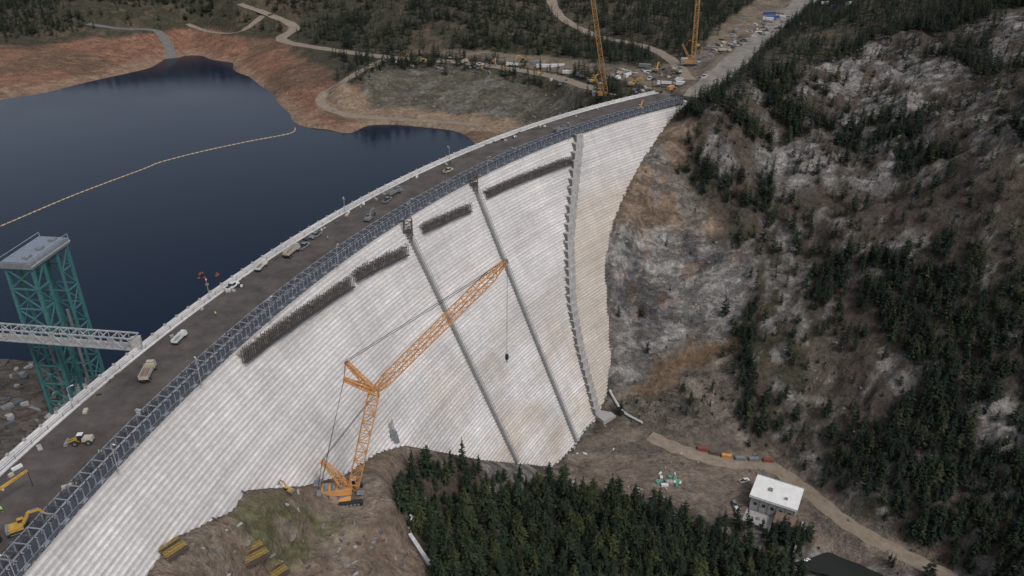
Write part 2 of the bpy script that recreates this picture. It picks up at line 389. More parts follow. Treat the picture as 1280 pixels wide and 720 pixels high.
Z,TS_,TD=H(X,Y,True,True)
def zone(X,Y,Z,TS_,TD):
    up=(TD<-5)|((TS_>S1+2)&(TD<8))
    M={k:pmask(P,X,Y) for k,P in PZ.items() if k!='ff'}
    n1=fbm(X,Y,60,5,41);n2=fbm(X,Y,18,4,51);n3=fbm(X,Y,6,3,61)
    return up,M,n1,n2,n3
up,M,n1,n2,n3=zone(X,Y,Z,TS_,TD)
col=np.tile(np.array([.082,.066,.053]),(len(X),1));rock=np.zeros(len(X))
def lay(c,m,jit=.12):
    global col
    c=np.array(c)[None]*(1+(n3-.5)[:,None]*jit*2);m=np.clip(m,0,1)[:,None];col=col*(1-m)+c*m
lay((.052,.053,.031),sstep((n2-.5)/.15)*.6)
rk=sstep((n1*.35+n2*.35+n3*.3-.51)/.05)*.85
lay((.185,.172,.158),rk);rock=np.maximum(rock,rk)
upm=up.astype(float)
lay((.055,.052,.034),upm*.9);rock*=1-upm*.8
sh=upm*sstep((-20.5-Z+(n2-.5)*7)/4)
lay((.215,.118,.078),sh);lay((.25,.165,.115),sh*sstep((-35-Z+(n3-.5)*3)/3));lay((.13,.09,.062),sh*sstep((n1-.50)/.1)*.65);rock=np.maximum(rock,sh*.35*sstep((n2-.45)/.1))
lay((.14,.10,.07),upm*(1-sh)*sstep((n2-.6)/.08)*.5)
for k in('out1','out2','out3','out4','out5'):
    mm=M[k]*.9*sstep((n2*.6+n3*.4-.42)/.12)
    lay((.215,.20,.187),mm);rock=np.maximum(rock,mm)
lay((.215,.203,.19),M['cliff']);lay((.095,.093,.095),M['cliff']*sstep((n2*.6+n1*.4-.505)/.045)*.8);lay((.19,.125,.085),M['cliff']*sstep((n3*.5+n2*.5-.60)/.05)*.5);rock=np.maximum(rock,M['cliff'])
lay((.155,.132,.108),M['low']);lay((.085,.075,.065),M['low']*sstep((n2-.5)/.08)*.6);rock=np.maximum(rock,M['low']*.9)
lay((.195,.145,.105),M['tan']*.9);lay((.17,.155,.14),M['tan']*sstep((n2-.47)/.1)*.8);rock=np.maximum(rock,M['tan']*.7)
lay((.17,.11,.068),M['bench']*.75);lay((.13,.108,.086),M['gul']*.7*sstep((n2-.4)/.2))
lay((.18,.147,.12),M['floor']);lay((.085,.075,.062),M['floor']*sstep((n2-.5)/.1)*.5);lay((.17,.13,.10),M['pad']);lay((.22,.185,.15),M['pad']*sstep((n2-.52)/.08)*.5);lay((.085,.09,.04),M['grass']*.8*sstep((n3-.35)/.2))
lay((.20,.16,.12),M['works']);lay((.10,.09,.072),M['works']*sstep((n2-.53)/.06)*.6)
lay((.11,.10,.075),M['amphi']*.95);lay((.165,.155,.14),M['amphi']*sstep((n3*.5+n2*.5-.5)/.05)*.5);lay((.25,.19,.135),M['beach']*.9)
lay((.14,.118,.10),M['yard']);lay((.08,.072,.062),M['yard']*sstep((n3-.5)/.1)*.6)
for k in('floor','pad','works','bench','beach','yard'): rock*=1-M[k]*.85
rock=np.maximum(rock,M['amphi']*.5)
lay((.05,.038,.026),upm*sstep((-40.5-Z)/3))
ny,nx=Xg.shape
me=bpy.data.meshes.new('ground')
me.vertices.add(len(X));me.vertices.foreach_set('co',np.stack([X,Y,Z],1).astype(np.float32).ravel())
I=np.arange(ny-1)[:,None]*nx+np.arange(nx-1)[None];q=np.stack([I,I+1,I+nx+1,I+nx],-1).reshape(-1,4)
me.loops.add(q.size);me.loops.foreach_set('vertex_index',q.ravel().astype(np.int32))
me.polygons.add(len(q));me.polygons.foreach_set('loop_start',np.arange(0,q.size,4,dtype=np.int32));me.polygons.foreach_set('loop_total',np.full(len(q),4,dtype=np.int32))
me.update(calc_edges=True);me.validate()
me.polygons.foreach_set('use_smooth',np.ones(len(me.polygons),dtype=bool))
ca=me.color_attributes.new('Col','FLOAT_COLOR','POINT');ca.data.foreach_set('color',np.concatenate([col,np.ones((len(X),1))],1).astype(np.float32).ravel())
ra=me.attributes.new('rock','FLOAT','POINT');ra.data.foreach_set('value',rock.astype(np.float32))
me.materials.append(terrain_mat());ground=link(bpy.data.objects.new('ground',me))
# water, limited to the upstream side of the dam
ax0=dam(0.0,-WD+2,-40);ax1=[dam(s,-WD+2,-40) for s in np.linspace(0,S1,40)]
dx,dy=TX[0],TY[0]
st=(ax0[0]-dx*250,ax0[1]-dy*250,-40)
pl=[st]+[tuple(p) for p in ax1]+[(ax1[-1][0]+20,ax1[-1][1]+60,-40),(-50,900,-40),(-200,1500,-40),(-2000,1500,-40),(-2000,st[1],-40)]
mkobj('reservoir_water',pl,[tuple(range(len(pl)))],[water_mat('lake_water',(.003,.010,.025),.12,.3,.35,.25)])
# roads
gm={'grav':simple_ground('gravel_track',(.16,.125,.09),(.25,.205,.16),.25),'asph':simple_ground('old_asphalt',(.09,.09,.085),(.15,.14,.13),.3),'conc':simple_ground('dusty_concrete',(.12,.105,.09),(.24,.215,.185),.12)}
for nm,P,hw,mt in rr:
    v=[];f=[];n_=len(P);T=np.gradient(P[:,:2],axis=0);T/=np.linalg.norm(T,axis=1)[:,None]
    for i in range(n_):
        for j in np.linspace(-1,1,5):
            w=hw*(1+.12*math.sin(i*1.7+j*3));v.append((P[i,0]+T[i,1]*w*j,P[i,1]-T[i,0]*w*j,P[i,2]+.22-.12*abs(j)))
    for i in range(n_-1):
        for j in range(4): a=i*5+j;f.append((a,a+1,a+6,a+5))
    mkobj(nm,v,f,[gm[mt]],smooth=True)
# ---------- DAM ----------
DM=dam_mat();damE=empty('concrete_arch_dam')
SH=1.5;NS=94
prof=[];
for k in range(NS):
    prof.append((k*SH*SL,-k*SH));prof.append((k*SH*SL,-(k+1)*SH))
S=np.arange(0,S1+.1,2.4);S[-1]=S1
pts=np.array(prof);kk=len(prof)
cpath=[(722,170),(716,230),(710,300),(714,380),(724,440),(738,490),(745,520)]
cSH=[fpix(u,v) for u,v in cpath];cHh=np.array([h for s,h in cSH],float);cSs=np.array([s for s,h in cSH],float);oo=np.argsort(cHh);cHh=cHh[oo];cSs=cSs[oo]
def colS(h): return np.interp(h,cHh,cSs)
V=np.concatenate([dam(s_+0*pts[:,0],pts[:,0],pts[:,1]).T for s_ in S])
SS=np.repeat(S,kk);HH=np.tile(-pts[:,1],len(S))
tanm=sstep((SS-colS(HH))/4)*(.1+.75*sstep((HH-22)/20))
f=[]
for i in range(len(S)-1):
    for j in range(kk-1): f.append((i*kk+j,(i+1)*kk+j,(i+1)*kk+j+1,i*kk+j+1))
face=mkobj('downstream_face',V,f,[DM]);face.parent=damE
at=face.data.attributes.new('sh','FLOAT_VECTOR','POINT');at.data.foreach_set('vector',np.stack([SS,HH,tanm],1).astype(np.float32).ravel())
def setsh(o):
    co=np.array([v.co for v in o.data.vertices]);s_,d_=sd(co[:,0],co[:,1])
    a=o.data.attributes.new('sh','FLOAT_VECTOR','POINT');a.data.foreach_set('vector',np.stack([s_,-co[:,2]+d_*.5,0*s_],1).astype(np.float32).ravel())
o=sweep('crest_body',[(0.0,-.02),(-WD,-.02),(-WD,-80)],0,S1,4,DM,parent=damE);setsh(o)
o=mkobj('end_block',[dam(S1,0,-.02),dam(S1,-WD,-.02),dam(S1,-WD,-60),dam(S1,0,-60)],[(0,1,2,3)],[DM]);o.parent=damE;setsh(o)
o=sweep('parapet_wall',[(-WD-2.4,-6),(-WD-2.4,-1.2),(-WD-.9,-1.2),(-WD-.9,1.25),(-WD-.2,1.25),(-WD-.2,.35),(-WD+2.2,.35),(-WD+2.2,.0)],0,S1-2,3,DM,parent=damE);setsh(o)
sweep('crest_road',[(-WD+2.1,.03),(-WD+8,.06),(-WD+16,.06),(-3.0,.03)],0,S1,4,simple_ground('compacted_crest',(.04,.034,.031),(.10,.085,.075),.10,.4))
o=sweep('edge_curb',[(-3.0,.0),(-3.0,.3),(-.0,.3),(0.02,-.0)],0,S1-1,3,DM,parent=damE);setsh(o)
steel=mat('form_steel',(.08,.09,.112),.55,.1);steelL=mat('form_steel_light',(.25,.27,.31),.5,.1);rust=mat('rusty_rebar',(.085,.065,.052),.8);conc=mat('grey_concrete',(.30,.29,.28),.9)
# parapet posts + railing
mb=MB()
for s_ in np.arange(2,S1-4,6.0):
    p=dam(s_,-WD+1.6,.35);mb.beam(p,p+np.array([0,0,1.3]),.22,conc)
    q=dam(s_+6,-WD+1.6,.35)
    for z in(.6,1.25): mb.beam(p+np.array([0,0,z]),q+np.array([0,0,z]),.1,steel)
    p=dam(s_,-WD-.5,1.25);mb.box(p+np.array([0,0,.3]),(.7,.7,.6),conc)
mb.build('parapet_posts')
# formwork along the downstream edge
mb=MB();st_=2.4
def P3(s,d,z): return Vector(dam(s,d,z))
for i,s_ in enumerate(np.arange(1,S1-6,st_)):
    s2=s_+st_
    for d in(-3.6,-.2):
        mb.beam(P3(s_,d,.2),P3(s_,d,3.4),.28,steelL if i%2 else steel)
        for z in(.9,1.9,3.3): mb.beam(P3(s_,d,z),P3(s2,d,z),.16,steelL if z>3 else steel)
        mb.beam(P3(s_,d,.3),P3(s2,d,3.2),.12,steel)
    mb.beam(P3(s_,-3.6,3.4),P3(s_,-.2,3.4),.22,steelL if i%2 else steel);mb.beam(P3(s_,-3.6,.4),P3(s_,-.2,3.2),.14,steel)
    a=.12
    mb.poly([P3(s_+a,.15,-.8),P3(s2-a,.15,-.8),P3(s2-a,.15,2.2),P3(s_+a,.15,2.2)],[(0,1,2,3)],steel)
    mb.poly([P3(s_+a,-.3,-.0+.35),P3(s2-a,-.3,.35),P3(s2-a,-2.6,.42),P3(s_+a,-2.6,.42)],[(0,1,2,3)],steel)
    mb.beam(P3(s_,.4,-1.6),P3(s_,.4,2.6),.22,steelL);mb.beam(P3(s_,.4,-1.6),P3(s_,1.7,.1),.14,steel);mb.beam(P3(s_,.4,.1),P3(s_,1.7,.1),.16,steel)
    mb.poly([P3(s_,.45,.15),P3(s2,.45,.15),P3(s2,1.7,.15),P3(s_,1.7,.15)],[(0,1,2,3)],steel if i%3 else steelL)
    mb.beam(P3(s_,1.7,.1),P3(s_,1.7,1.3),.1,steel);mb.beam(P3(s_,1.7,1.3),P3(s2,1.7,1.3),.09,steelL)
mb.build('formwork_fence')
# rusty rebar / climbing form rows hanging on the face
for (u0,v0,u1,v1,hh) in [(303,452,440,358,5.0),(442,350,508,318,5.2),(527,290,586,262,4.5),(607,246,714,203,4.5)]:
    a=fpix(u0,v0);b=fpix(u1,v1);mb=MB();nn=int(abs(b[0]-a[0])/1.1)
    for i in range(nn):
        q=i/nn;s_=a[0]*(1-q)+b[0]*q;h=a[1]*(1-q)+b[1]*q;d=h*SL+.6
        hv=hh*(1+.14*random.uniform(-1,1))
        s2=s_+1.1
        for dd in(0,1.5): mb.beam(P3(s_,d+dd,-h-.5),P3(s_,d+dd,-h+hv),.2,rust)
        mb.beam(P3(s_,d,-h+hv*.9),P3(s_,d+1.5,-h+hv*.9),.14,rust)
        if i%6: mb.poly([P3(s_+.15,d+.3,-h+.2),P3(s2-.1,d+.3,-h+.2),P3(s2-.1,d+.3,-h+hv*.75),P3(s_+.15,d+.3,-h+hv*.75)],[(0,1,2,3)],rust if i%4 else steel)
        for z in(.3,.6): mb.beam(P3(s_,d+1.5,-h+hv*z),P3(s2,d+1.5,-h+hv*z),.12,steel)
        mb.poly([P3(s_,d,-h-.2),P3(s2,d,-h-.2),P3(s2,d+1.8,-h-.2),P3(s_,d+1.8,-h-.2)],[(0,1,2,3)],steel)
        mb.poly([P3(s_,d-2.4,-h+hv*.55),P3(s2,d-2.4,-h+hv*.55),P3(s2,d+.2,-h+hv*.55),P3(s_,d+.2,-h+hv*.55)],[(0,1,2,3)],conc)
    mb.build('rebar_formwork')
# gallery ramps on the face (contraction joints)
rampc=mat('ramp_concrete',(.24,.235,.23),.9)
for (u0,v0,u1,v1) in[(508,290,646,578),(592,232,720,552)]:
    a=fpix(u0,v0);b=fpix(u1,v1);mb=MB();nn=int((b[1]-a[1])/1.5)
    for i in range(nn):
        q=i/nn;s_=a[0]*(1-q)+b[0]*q;h=a[1]+i*1.5
        d=h*SL
        p=[P3(s_-1.2,d-.9,-h-1.5),P3(s_+1.2,d-.9,-h-1.5),P3(s_+1.2,d+1.7,-h-1.5),P3(s_-1.2,d+1.7,-h-1.5)]
        pt=[P3(s_-1.2,d-.9,-h),P3(s_+1.2,d-.9,-h),P3(s_+1.2,d+1.0,-h),P3(s_-1.2,d+1.0,-h)]
        mb.poly(p+pt,[(4,5,6,7),(2,3,7,6),(0,3,7,4),(1,2,6,5)],rampc)
        mb.beam(P3(s_-1.3,d+1.2,-h+1),P3(s_-1.3,d+1.9,-h-.5),.16,steel)
        mb.beam(P3(s_+1.3,d+1.2,-h+1),P3(s_+1.3,d+1.9,-h-.5),.12,steel)
    h=a[1];s_=a[0]
    mb.lattice(P3(s_,h*SL+.5,-h-5),P3(s_,h*SL+.5,-h+6),3.4,4,rust,.4)
    mb.box(P3(s_,h*SL+.5,-h+1),(3.4,3.4,.2),steel);mb.box(P3(s_,h*SL+.5,-h-2.5),(2.4,2.4,2.5),conc)
    mb.build('stair_ramp')
# stepped buttress wall: overlapping formed blocks
mb=MB();SB=4.0
cc=mat('buttress_concrete',(.31,.30,.295),.9,0,.3,.5);cd=mat('buttress_shaded_side',(.17,.165,.16),.9,0,.3,.5)  # darker copy paints shade onto the left side of each block
for i in range(int(cHh[-1]/SB)):
    h=i*SB;s_=colS(h);s2=colS(h+SB);d=h*SL
    sm=(s_+s2)/2;sa=sm-2.6-abs(s2-s_)*.35;sb=sm+2.6+abs(s2-s_)*.35;o_=1.3
    p=[P3(sa,d-2,-h-SB),P3(sb,d-2,-h-SB),P3(sb,d+o_+SB*SL,-h-SB),P3(sa,d+o_+SB*SL,-h-SB)]
    pt=[P3(sa,d-2,-h),P3(sb,d-2,-h),P3(sb,d+o_+SB*SL*.75,-h),P3(sa,d+o_+SB*SL*.75,-h)]
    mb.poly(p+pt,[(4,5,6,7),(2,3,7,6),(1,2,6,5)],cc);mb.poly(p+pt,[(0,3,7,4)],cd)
s_,h=cSs[-1],cHh[-1]
mb.box(P3(s_+3,h*SL+4,-h-3),(9,8,9),conc,.6);mb.box(P3(s_-5,h*SL+3,-h-5),(6,6,5),conc,.6)
for k in range(4): mb.box(P3(s_-12-k*1.0,h*SL+9+k*2.2,-h-7.5-k*1.2),(16,2.6,2.4),conc,.65)
mb.build('stepped_buttress')
# ---------- vehicles ----------
white=mat('white_paint',(.6,.6,.6),.35,0,.15);beige=mat('beige_paint',(.40,.36,.29),.45,0,.2);yel=mat('machine_yellow',(.42,.25,.05),.5,0,.25);blk=mat('rubber',(.02,.02,.02),.8);glass=mat('dark_glass',(.02,.025,.03),.1,0,.05);grey=mat('grey_paint',(.17,.18,.19),.5);orange=mat('orange_paint',(.52,.25,.085),.5,0,.22,.5);farc=mat('weathered_orange',(.34,.175,.06),.6,0,.2);blue=mat('blue_paint',(.04,.09,.25),.5);red=mat('red_paint',(.20,.06,.045),.55);green=mat('green_sheet',(.08,.26,.18),.6);teal=mat('teal_steel',(.045,.145,.145),.55,0,.2);dirt=mat('loose_dirt',(.18,.13,.09),.95);roofw=mat('white_roof',(.68,.68,.66),.6,0,.1,.4);galv=mat('galvanised_truss',(.38,.39,.40),.5,.2);hiv=mat('hivis_vest',(.45,.7,.05),.6);jean=mat('work_trousers',(.03,.04,.07),.8);tan_=mat('buoy_tan',(.42,.33,.21),.6)
def wheels(mb,xs,w,r,t=.35):
    for x in xs:
        for y in(-w/2,w/2): mb.cyl((x,y-t/2,r),(x,y+t/2,r),r,blk,14);mb.cyl((x,y-t/2-.02,r),(x,y+t/2+.02,r),r*.5,grey,10)
def pickup(loc,rz,c=None,sc=1):
    c=c or white;mb=MB()
    mb.box((0,0,.72),(5.6,1.95,.62),c);mb.box((1.95,0,1.1),(1.5,1.85,.28),c,0,(.92,.94));mb.box((.35,0,1.42),(2.1,1.8,.78),glass,0,(.72,.86));mb.box((.3,0,1.83),(1.5,1.55,.07),c)
    mb.box((-1.75,.9,1.15),(2.1,.1,.35),c);mb.box((-1.75,-.9,1.15),(2.1,.1,.35),c);mb.box((-2.75,0,1.15),(.1,1.9,.35),c);mb.box((-1.75,0,1.04),(2.0,1.7,.03),blk)
    for y in(-.7,.7): mb.box((2.8,y,.85),(.06,.4,.2),roofw);mb.box((-2.81,y,.85),(.05,.2,.3),red)
    mb.box((2.82,0,.5),(.1,1.9,.2),blk)
    wheels(mb,(-1.75,1.8),1.75,.42);return mb.build('pickup_truck',loc,rz,sc,bevel=.05)
def dumptruck(loc,rz,c=None,sc=1,load=True):
    c=c or white;mb=MB()
    mb.box((0,0,1.0),(8.2,1.0,.35),blk);mb.box((3.1,0,1.75),(1.9,2.3,1.5),c,0,(.85,.95));mb.box((3.35,0,2.35),(1.2,2.1,.75),glass,0,(.8,.92));mb.box((3.2,0,2.76),(1.2,2.0,.08),c);mb.box((4.25,0,1.2),(.5,2.2,.7),grey)
    for y in(-1.15,1.15): mb.box((-1.2,y,2.0),(5.4,.12,1.2),c)
    mb.box((1.5,0,2.2),(.14,2.4,1.6),c);mb.box((-3.9,0,1.9),(.12,2.3,1.0),c);mb.box((-1.2,0,1.45),(5.4,2.3,.12),grey)
    if load: mb.box((-1.2,0,1.9),(5.0,2.1,.9),dirt,0,(.6,.4))
    for x in(-3,-2,-1,0): mb.box((x,1.24,2.0),(.14,.08,1.1),grey);mb.box((x,-1.24,2.0),(.14,.08,1.1),grey)
    wheels(mb,(3.0,-1.6,-2.9),2.1,.55,.5);return mb.build('dump_truck',loc,rz,sc,bevel=.05)
def excavator(loc,rz,c=None,sc=1,arm=0.0):
    c=c or yel;mb=MB()
    for y in(-1.2,1.2):
        mb.box((0,y,.5),(4.2,.6,.62),blk);mb.cyl((2.05,y-.3,.5),(2.05,y+.3,.5),.42,blk);mb.cyl((-2.05,y-.3,.5),(-2.05,y+.3,.5),.42,blk);mb.box((0,y,.5),(3.4,.66,.25),grey)
    mb.box((0,0,.8),(1.8,1.8,.4),blk);mb.box((-.5,0,1.55),(3.6,2.6,.95),c,0,(.95,.95));mb.box((-2.1,0,1.5),(.7,2.7,1.2),grey);mb.box((.9,.8,2.1),(1.5,1.0,1.5),glass,0,(.85,.9));mb.box((.85,.8,2.9),(1.4,.95,.1),c);mb.box((-.9,-.3,2.15),(1.5,1.2,.35),c)
    p=[Vector((1.1,-.1,1.7)),Vector((2.9,-.1,4.6)),Vector((5.2,-.1,4.5)),Vector((6.6,-.1,1.9))]
    mb.beam(p[0],p[1],.7,c,4,.6,True);mb.beam(p[1],p[2],.6,c,4,.45,True);mb.beam(p[2],p[3],.5,c,4,.3,True)
    mb.beam((1.6,-.1,1.6),(2.9,-.1,3.7),.2,grey);mb.beam((3.2,-.1,5.0),(5.2,-.1,5.0),.18,grey)
    mb.poly([(6.2,-.7,2.0),(7.0,-.7,1.9),(7.1,-.7,.9),(6.3,-.7,.5),(5.8,-.7,1.1),(6.2,.5,2.0),(7.0,.5,1.9),(7.1,.5,.9),(6.3,.5,.5),(5.8,.5,1.1)],[(0,1,2,3,4),(9,8,7,6,5),(0,1,6,5),(1,2,7,6),(2,3,8,7),(3,4,9,8)],grey)
    return mb.build('excavator',loc,rz,sc,bevel=.04)
def loader(loc,rz,sc=1):
    mb=MB();mb.box((-1.3,0,1.6),(2.8,1.9,1.2),beige,0,(.9,.9));mb.box((.4,0,2.3),(1.5,1.5,1.6),glass,0,(.85,.85));mb.box((.4,0,3.15),(1.5,1.5,.12),white);mb.box((1.6,0,1.2),(1.6,1.2,.8),yel)
    for y in(-.6,.6): mb.beam((1.6,y,1.9),(4.0,y,.9),.3,yel,4,.25,True)
    mb.box((4.3,0,.7),(1.0,2.9,1.0),grey,0,(.5,1));wheels(mb,(-1.7,1.8),2.1,.8,.6);return mb.build('wheel_loader',loc,rz,sc,bevel=.04)
def container(loc,rz,c,L=6.1,sc=1):
    mb=MB();mb.box((0,0,1.3),(L,2.44,2.5),c)
    for i in range(int(L/.6)):
        for y in(-1.25,1.25): mb.box((-L/2+.4+i*.6,y,1.3),(.25,.08,2.2),c)
    for x in(-L/2,L/2):
        for y in(-1.2,1.2): mb.box((x,y,1.3),(.18,.18,2.62),grey)
    mb.box((L/2+.04,0,1.3),(.05,.08,2.2),grey);return mb.build('shipping_container',loc,rz,sc)
def person(loc,rz,vest=None):
    # one continuous skinned body
    vs=[(0,0,.95),(0,0,1.2),(0,0,1.45),(0,0,1.55),(.02,0,1.68),(.03,0,1.78),(0,.18,1.43),(.05,.27,1.15),(.18,.27,.92),(0,-.18,1.43),(-.03,-.27,1.15),(.1,-.28,.92),(0,.1,.9),(.08,.12,.5),(.0,.12,.08),(.14,.12,.04),(0,-.1,.9),(-.06,-.12,.5),(-.14,-.12,.08),(0,-.12,.04)]
    es=[(0,1),(1,2),(2,3),(3,4),(4,5),(2,6),(6,7),(7,8),(2,9),(9,10),(10,11),(0,12),(12,13),(13,14),(14,15),(0,16),(16,17),(17,18),(18,19)]
    rs=[.15,.15,.17,.07,.11,.09,.075,.055,.04,.075,.055,.04,.1,.075,.055,.05,.1,.075,.055,.05]
    me=bpy.data.meshes.new('worker');me.from_pydata(vs,es,[]);o=link(bpy.data.objects.new('worker',me))
    o.modifiers.new('s','SKIN')
    for i,r in enumerate(rs): me.skin_vertices[0].data[i].radius=(r,r)
    me.skin_vertices[0].data[0].use_root=True
    o.modifiers.new('u','SUBSURF').levels=1;me.materials.append(vest or hiv);o.location=loc;o.rotation_euler=(0,0,rz)
    mb=MB();mb.cyl((.03,0,1.74),(.03,0,1.86),.14,white,12,.08);mb.build('hard_hat',parent=o)
    mb=MB()
    for y,x in((.12,.05),(-.12,-.05)): mb.beam((0,y*.9,.92),(x,y,.48),.26,jean,8,.2);mb.beam((x,y,.48),(x*-.5 if x>0 else -.12,y,.1),.2,jean,8,.15)
    mb.build('trousers',parent=o)
    return o
def hd(p):
    s_,d_=sd(p[0],p[1]);x,y,tx,ty=axis(s_[0]);return math.atan2(ty,tx)
def W0(u,v): 
    return W(u,v,.06)
for u,v,fn,kw,dr in[(225,426,dumptruck,{'c':white,'load':False,'sc':.85},0.1),(186,470,dumptruck,{'c':beige},.35),(365,318,dumptruck,{'load':False,'c':beige},.1),(395,296,pickup,{'c':grey},3.1),(327,336,dumptruck,{'c':white,'sc':.9},.2),(290,360,pickup,{},0),(461,276,excavator,{'c':grey,'sc':.9},.1),(493,244,dumptruck,{'c':grey},0),(640,190,pickup,{'c':grey},0),(760,148,pickup,{'c':grey},0),(484,252,pickup,{'c':grey},.2),(560,215,pickup,{'c':beige},0),(700,165,dumptruck,{'c':grey},0),(800,138,excavator,{},.4),(380,310,pickup,{'c':grey},.1)]:
    p=W0(u,v);sc_=kw.pop('sc',1.15);fn(p,hd(p)+dr,sc=sc_,**kw)
p=W0(105,554);loader(p,hd(p)+1.9,1.0)
p=W0(24,664);excavator(p,hd(p)-.9,None,1.0)
for u,v in[(125,569),(129,570),(270,395),(3,640),(410,300)]: person(W0(u,v),random.uniform(0,6))
mb=MB()
for i in range(130):
    s_=random.uniform(30,S1-20);p=dam(s_,random.choice([random.uniform(-7,-4.5),random.uniform(-25,-22)]),.3);mb.box(p,(random.uniform(.5,3),random.uniform(.4,1.2),random.uniform(.3,1)),random.choice([steel,rust,conc,white,beige,blk]),random.uniform(0,3))
mb.build('crest_materials')
def pole(p,h=9):
    mb=MB();mb.cyl((0,0,0),(0,0,h),.13,galv,8,.08);mb.beam((0,0,h),(1.2,0,h+.3),.12,galv);mb.box((1.4,0,h+.28),(.8,.35,.14),white);mb.box((0,0,.25),(.6,.6,.5),conc);mb.box((-.1,0,h-1),(.1,1.2,.8),grey)
    mb.build('light_pole',p,random.uniform(0,6))
for s_,d_ in[(62,1.9),(100,1.9),(140,1.9),(180,1.9),(225,1.9),(280,1.9),(345,1.9),(420,1.9)]:
    pole(dam(s_+30,d_,-1.0))
for s_ in(90,150,215,300,380): pole(dam(s_,-WD+1.4,.3),7)
# ---------- crawler crane ----------
def crawler():
    c=crane_c;mb=MB();ori=math.radians(10);R=Matrix.Rotation(ori,3,'Z');base=Vector(c)
    def T(x,y,z): return base+R@Vector((x,y,z))
    for y in(-4.3,4.3):
        mb.box(T(0,y,.95),(11.5,1.6,1.5),blk,ori)
        for x in(-5.75,5.75): mb.cyl(T(x,y-.8,.95),T(x,y+.8,.95),.85,blk,14)
        for x in np.arange(-5,5.1,1.25): mb.cyl(T(x,y-.86,.75),T(x,y+.86,.75),.45,grey,10)
    mb.box(T(0,0,1.3),(5,7.6,1.1),orange,ori);mb.cyl(T(0,0,1.7),T(0,0,2.5),2.2,grey,20)
    mb.box(T(-2.5,0,3.7),(11,3.6,2.3),orange,ori);mb.box(T(-2.5,2.7,3.4),(9,1.7,1.6),orange,ori);mb.box(T(3.6,2.9,4.0),(2.2,1.7,2.4),glass,ori,(.8,.9));mb.box(T(3.6,2.9,5.25),(1.9,1.6,.12),white,ori)
    for y in(-2.6,2.6):
        for k in range(4): mb.box(T(-8.3,y,2.5+k*.95),(2.6,3.0,.85),grey if k%2 else blk,ori)
    mb.box(T(-8.3,0,2.2),(3,8,.6),orange,ori)
    for x in(-5.5,-3.0,-.5): mb.cyl(T(x,-1.5,5.2),T(x,1.5,5.2),.8,grey,16)
    foot=T(3.4,0,3.2)
    y0=c[1]+1.0
    def at(u,v,y):
        d=ray(u,v);k=y/d[1];return Vector((d[0]*k,y,HC+d[2]*k))
    K=at(468,489,y0);tip=at(632,327,y0+12)
    dl=(K-foot)
    mb.lattice(foot,foot+dl*.08,1.2,1,orange,.4,3.5);mb.lattice(foot+dl*.08,foot+dl*.93,3.5,9,orange,.34,None,.19);mb.lattice(foot+dl*.93,K,3.5,1,orange,.4,2.2)
    dj=tip-K
    mb.lattice(K,K+dj*.1,1.6,2,orange,.36,2.8,.2);mb.lattice(K+dj*.1,K+dj*.88,2.8,17,orange,.30,None,.16);mb.lattice(K+dj*.88,tip,2.8,3,orange,.30,1.0,.18)
    s1=at(432,452,y0);s2=at(430,474,y0-1)
    for s in(s1,s2): mb.lattice(K,s,1.8,5,orange,.3,.9,.17)
    mb.beam(s1,s2,.25,orange)
    mast=T(-5.5,0,17);mb.lattice(T(1.5,0,4.5),mast,2.4,7,orange,.28,1.2)
    for y in(-.7,.7):
        mb.beam(mast+Vector((0,y,0)),T(-8.2,y*2,5),.14,blk);mb.beam(mast+Vector((0,y,0)),K+Vector((0,y,-1)),.12,blk)
        mb.beam(s1+Vector((0,y,0)),K+dj*.97+Vector((0,y,.5)),.13,blk);mb.beam(s2+Vector((0,y,0)),T(-7.5,y*2,5),.13,blk)
        mb.beam(s1+Vector((0,y,0)),s2+Vector((0,y,0)),.12,blk)
    mb.cyl(tip+Vector((0,-.5,0)),tip+Vector((0,.5,0)),.9,grey,14)
    hk=tip+Vector((.3,0,-34.5))
    for y in(-.25,.25): mb.beam(tip+Vector((.5,y,0)),hk+Vector((0,y,0)),.12,blk)
    mb.box(hk+Vector((0,0,-.6)),(1.1,.8,1.6),blk);mb.beam(hk+Vector((0,0,-1.4)),hk+Vector((0,0,-2.6)),.35,blk)
    mb.cyl(hk+Vector((0,-.5,-.2)),hk+Vector((0,.5,-.2)),.6,blk,14)
    mb.box(T(5.5,0,1.4),(2.2,2.2,.2),grey,ori)
    mb.build('crawler_crane')
crawler()
def boomcrane(base,top,w,name='lattice_crane'):
    base=Vector(base);mb=MB();top=Vector(top)
    for y in(-2.8,2.8): mb.box(base+Vector((0,y,.8)),(9,1.4,1.5),blk,0)
    mb.box(base+Vector((-2,0,3)),(9,4,2.6),farc,0);mb.box(base+Vector((-6,0,3)),(2.5,5,3),grey,0);mb.box(base+Vector((2.2,2,3.6)),(2,1.4,2.2),glass,0)
    f0=base+Vector((2.2,0,2.6));n_=int((top-f0).length/w*.8)
    mb.lattice(f0,top,w,n_,farc,.34,w*.8,.2);mb.lattice(base+Vector((0,0,4)),base+Vector((-7,0,16)),1.6,7,farc,.3,1)
    mb.beam(base+Vector((-7,0,16)),top,.2,blk);mb.beam(base+Vector((-7,0,16)),base+Vector((-6,0,4)),.2,blk)
    j=top+Vector((30,8,14));mb.lattice(top,j,w*.8,12,farc,.4,1.2);mb.beam(j,j+Vector((0,0,-40)),.2,blk);mb.box(j+Vector((0,0,-41)),(1.4,1,2),blk)
    mb.build(name)
b1=pick(753,122);boomcrane(b1,b1+np.array([-16,0,98]),3.0)
b2=pick(862,82);boomcrane(b2,b2+np.array([1,4,90]),3.0)
